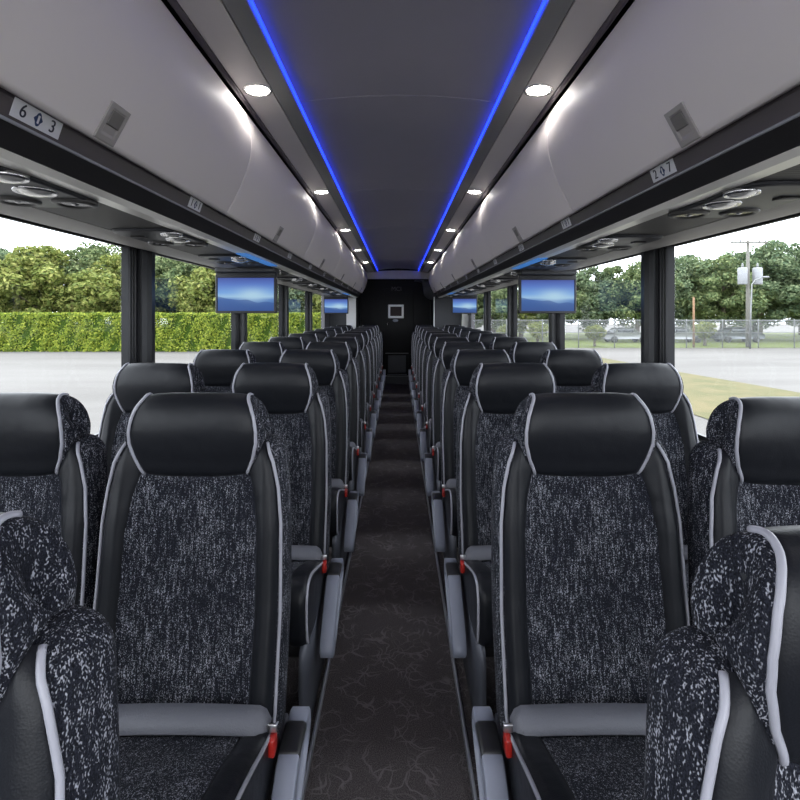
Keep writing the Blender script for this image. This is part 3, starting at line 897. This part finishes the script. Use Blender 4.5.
# kinds of tree
TP = {}
def plant(kind, x, y, sc, rz, label, group):
    spec = dict(mid=('leafA', 9.4, 4.0, 3), yellow=('leafB', 7.2, 3.4, 5), deep=('leafC', 10.0, 4.4, 9), young=('leafB', 4.6, 1.9, 12))[kind]
    if kind in TP: o = dup(TP[kind])
    else:
        TP[kind] = o = make_tree(*spec, leaf=.145 if kind != 'young' else .15, per=240 if kind != 'young' else 60, base=.07 if kind != 'young' else .25)
    o.location = (x, y, GZ); o.rotation_euler = (0, 0, rz); o.scale = (sc*1.2, sc*1.2, sc)
    tag(o, label, 'tree', group)
G1 = 'trees behind the hedge'
LT = [('mid', -41, 48, 1.08), ('deep', -36, 47, 1.0), ('yellow', -31.5, 44.5, 1.25), ('mid', -28, 48, 1.12), ('yellow', -24.5, 44, 1.15), ('deep', -22, 50, 1.10),
      ('mid', -18.5, 46.5, 1.0), ('yellow', -15.5, 44, 1.12), ('mid', -12.5, 47.5, .98), ('deep', -8.5, 47, .92), ('yellow', -5, 45, 1.1)]
DES = dict(mid='mid green', yellow='yellow green', deep='deep green')
for i, (kd, x, y, sc) in enumerate(LT):
    plant(kd, x, y, sc, i*1.7, f'{DES[kd]} leafy tree behind the hedge, {ORD[i]} along from the outer end', G1)
G2 = 'trees beyond the fence'
RT = [('deep', 7.5, 58, .86), ('mid', 10.5, 56, .86), ('yellow', 14, 57, .95), ('mid', 17.5, 55, .84), ('deep', 21.5, 56, .88), ('mid', 25.8, 54, 1.0), ('deep', 30, 55, 1.04), ('mid', 34.5, 53, 1.08), ('deep', 39, 54, 1.14), ('deep', 44, 52, 1.12), ('mid', 48.5, 54, 1.1), ('deep', 53, 55, 1.1)]
for i, (kd, x, y, sc) in enumerate(RT):
    plant(kd, x, y, sc, i*2.1+.4, f'{DES[kd]} tree beyond the chain link fence, {ORD[i]} along from the bus rear', G2)
for i, (kd, x, sc) in enumerate([('mid', 6, .72), ('deep', 13, .70), ('mid', 20, .74), ('deep', 26, .80), ('mid', 33, .86), ('mid', 40, .92), ('deep', 47, .94), ('mid', 54, .94)]):
    plant(kd, x, 66+i % 3, sc, i*1.9+2, f'distant {DES[kd]} tree filling gaps behind the fence trees, {ORD[i]} along from the bus rear', 'far trees beyond the fence')
YT = [(9.5, 43.5), (12.3, 44), (17, 43.2), (27, 44)]
for i, (x, y) in enumerate(YT):
    plant('young', x, y, .42+.06*(i % 2), i*1.3, f'low young bush just behind the chain link fence, {ORD[i]} along from the bus rear', 'bushes behind the fence')
# chain link fence
FY, FH = 41.0, 2.32
f = empty('chain_link_fence', (0, FY, GZ))
xs = [3.0+2.95*i for i in range(16)]
for i, x in enumerate(xs):
    obj('post', lathe([(.045, 0), (.045, FH), (.03, FH+.05), (.005, FH+.06)], (x, 0, 0), 10), 'galv', f)
obj('top_rail', tube([(xs[0], 0, FH-.03), (xs[-1], 0, FH-.03)], .028), 'galv', f)
obj('mid_rail', tube([(xs[0], 0, FH*.55), (xs[-1], 0, FH*.55)], .02), 'galv', f)
obj('mesh_panel', box(((xs[0]+xs[-1])/2, -.05, FH/2), (xs[-1]-xs[0], .006, FH-.05)), 'chain', f, smooth=False)
tag(f, 'grey chain link fence along the far edge of the lot', 'fence')
# utility pole
u = empty('utility_pole', (29.25, 41.8, GZ))
obj('pole', lathe([(.17, 0), (.15, 4), (.115, 8.95), (.01, 8.97)], n=12), 'wood', u)
bm = bmesh.new(); add_box(bm, (0, -.12, 8.75), (3.0, .12, .14)); obj('crossarm', bm, 'wood', u, smooth=False)
for x in (-.62, .62):
    t = obj('transformer', lathe([(.34, 5.25), (.36, 5.3), (.36, 6.55), (.31, 6.65), (.02, 6.7)], (x, -.25, 0), 16), 'white', u)
    obj('bushing', lathe([(.06, 6.65), (.09, 6.8), (.05, 7.0), (.01, 7.05)], (x, -.25, 0), 10), 'galv', t)
for x in (-1.4, -.7, .9, 1.4): obj('insulator', lathe([(.05, 8.8), (.08, 8.9), (.04, 9.05), (.01, 9.08)], (x, -.12, 0), 8), 'white', u)
tag(u, 'wooden utility pole with two pale transformers at the fence', 'utility pole')
l = empty('street_lamp', (28.45, 40.4, GZ))
obj('pole', tube([(0, 0, 0), (.05, 0, 3), (.15, 0, 5.2), (.4, 0, 5.55), (1.0, 0, 5.75)], [.07, .06, .05, .045, .04], 10), 'galv', l)
bm = bmesh.new(); bmesh.ops.create_uvsphere(bm, u_segments=12, v_segments=8, radius=1); bmesh.ops.scale(bm, vec=(.32, .14, .09), verts=bm.verts); bmesh.ops.translate(bm, vec=(1.25, 0, 5.78), verts=bm.verts)
obj('lamp_head', bm, 'galv', l)
tag(l, 'pale street lamp with curved arm beside the utility pole', 'street lamp')
p = obj('wooden_post', lathe([(.09, 0), (.08, 4.2), (.01, 4.22)], (0, 0, 0), 8), 'orangewood', loc=(24.6, 41.6, GZ)); tag(p, 'orange brown wooden post standing at the fence', 'post')
def make_car(body):
    r = empty('car')
    pr = catmull([(-2.2, .35), (-2.25, .75), (-1.5, .92), (-.9, 1.40), (.4, 1.45), (1.2, 1.0), (2.15, .85), (2.2, .40)], 4)
    bm = bmesh.new(); add_loft(bm, [[(x, y*.85*k, z) for x, z in pr] for y, k in ((-1, .94), (-1, 1), (1, 1), (1, .94))]); obj('body', bm, body, r)
    bm = bmesh.new(); add_box(bm, (-.25, 0, 1.16), (1.5, 1.73, .36), .08); obj('window', bm, 'carglass', r)
    for x in (-1.35, 1.4):
        for y in (-.78, .78):
            bm = lathe([(.05, -.1), (.32, -.1), (.34, 0), (.32, .1), (.05, .1)], n=18); bmesh.ops.rotate(bm, cent=(0, 0, 0), matrix=Matrix.Rotation(PI/2, 3, 'X'), verts=bm.verts); bmesh.ops.translate(bm, vec=(x, y, .34), verts=bm.verts)
            obj('wheel', bm, 'tyre', r)
    return r
for body, x, y, lab in (('carwhite', 27.5, 49, 'white car parked beyond the fence behind the orange brown post'), ('carsilver', 33.5, 49.5, 'silver car parked beyond the fence beside the utility pole'), ('carwhite', 22.3, 49.2, 'white car parked beyond the fence, farthest toward the rear of the bus')):
    c = make_car(body); c.location = (x, y, GZ); tag(c, lab, 'car', 'cars parked beyond the fence')

# ------------------------------------------------------------------ sky and camera
w = bpy.data.worlds.new('sky'); SC.world = w; w.use_nodes = True
nt = w.node_tree; bg = nt.nodes['Background']
tc = N(nt, 'ShaderNodeTexCoord'); nz = N(nt, 'ShaderNodeTexNoise'); nz.inputs['Scale'].default_value = 2.5; nz.inputs['Detail'].default_value = 5
L(nt, tc.outputs['Generated'], nz.inputs['Vector'])
L(nt, mixc(nt, nz.outputs['Fac'], (.84, .91, 1.0), (.96, .98, 1)), bg.inputs['Color'])
bg.inputs['Strength'].default_value = 7.2

cam = bpy.data.cameras.new('camera'); co = bpy.data.objects.new('camera', cam); COL.objects.link(co)
co.location = (0, 0, H); co.rotation_euler = (PI/2, 0, 0)
cam.sensor_width = 36; cam.lens = 22.5; cam.shift_x = .0025; cam.shift_y = -.1075; cam.clip_start = .02; cam.clip_end = 500
SC.camera = co
SC.cycles.use_denoising = True
SC.cycles.max_bounces = 10; SC.cycles.diffuse_bounces = 6; SC.cycles.transparent_max_bounces = 24
SC.cycles.sample_clamp_indirect = 6
vs = SC.view_settings
vs.view_transform = 'Standard'; vs.look = 'None'; vs.gamma = 1; vs.use_curve_mapping = False; vs.exposure = 0
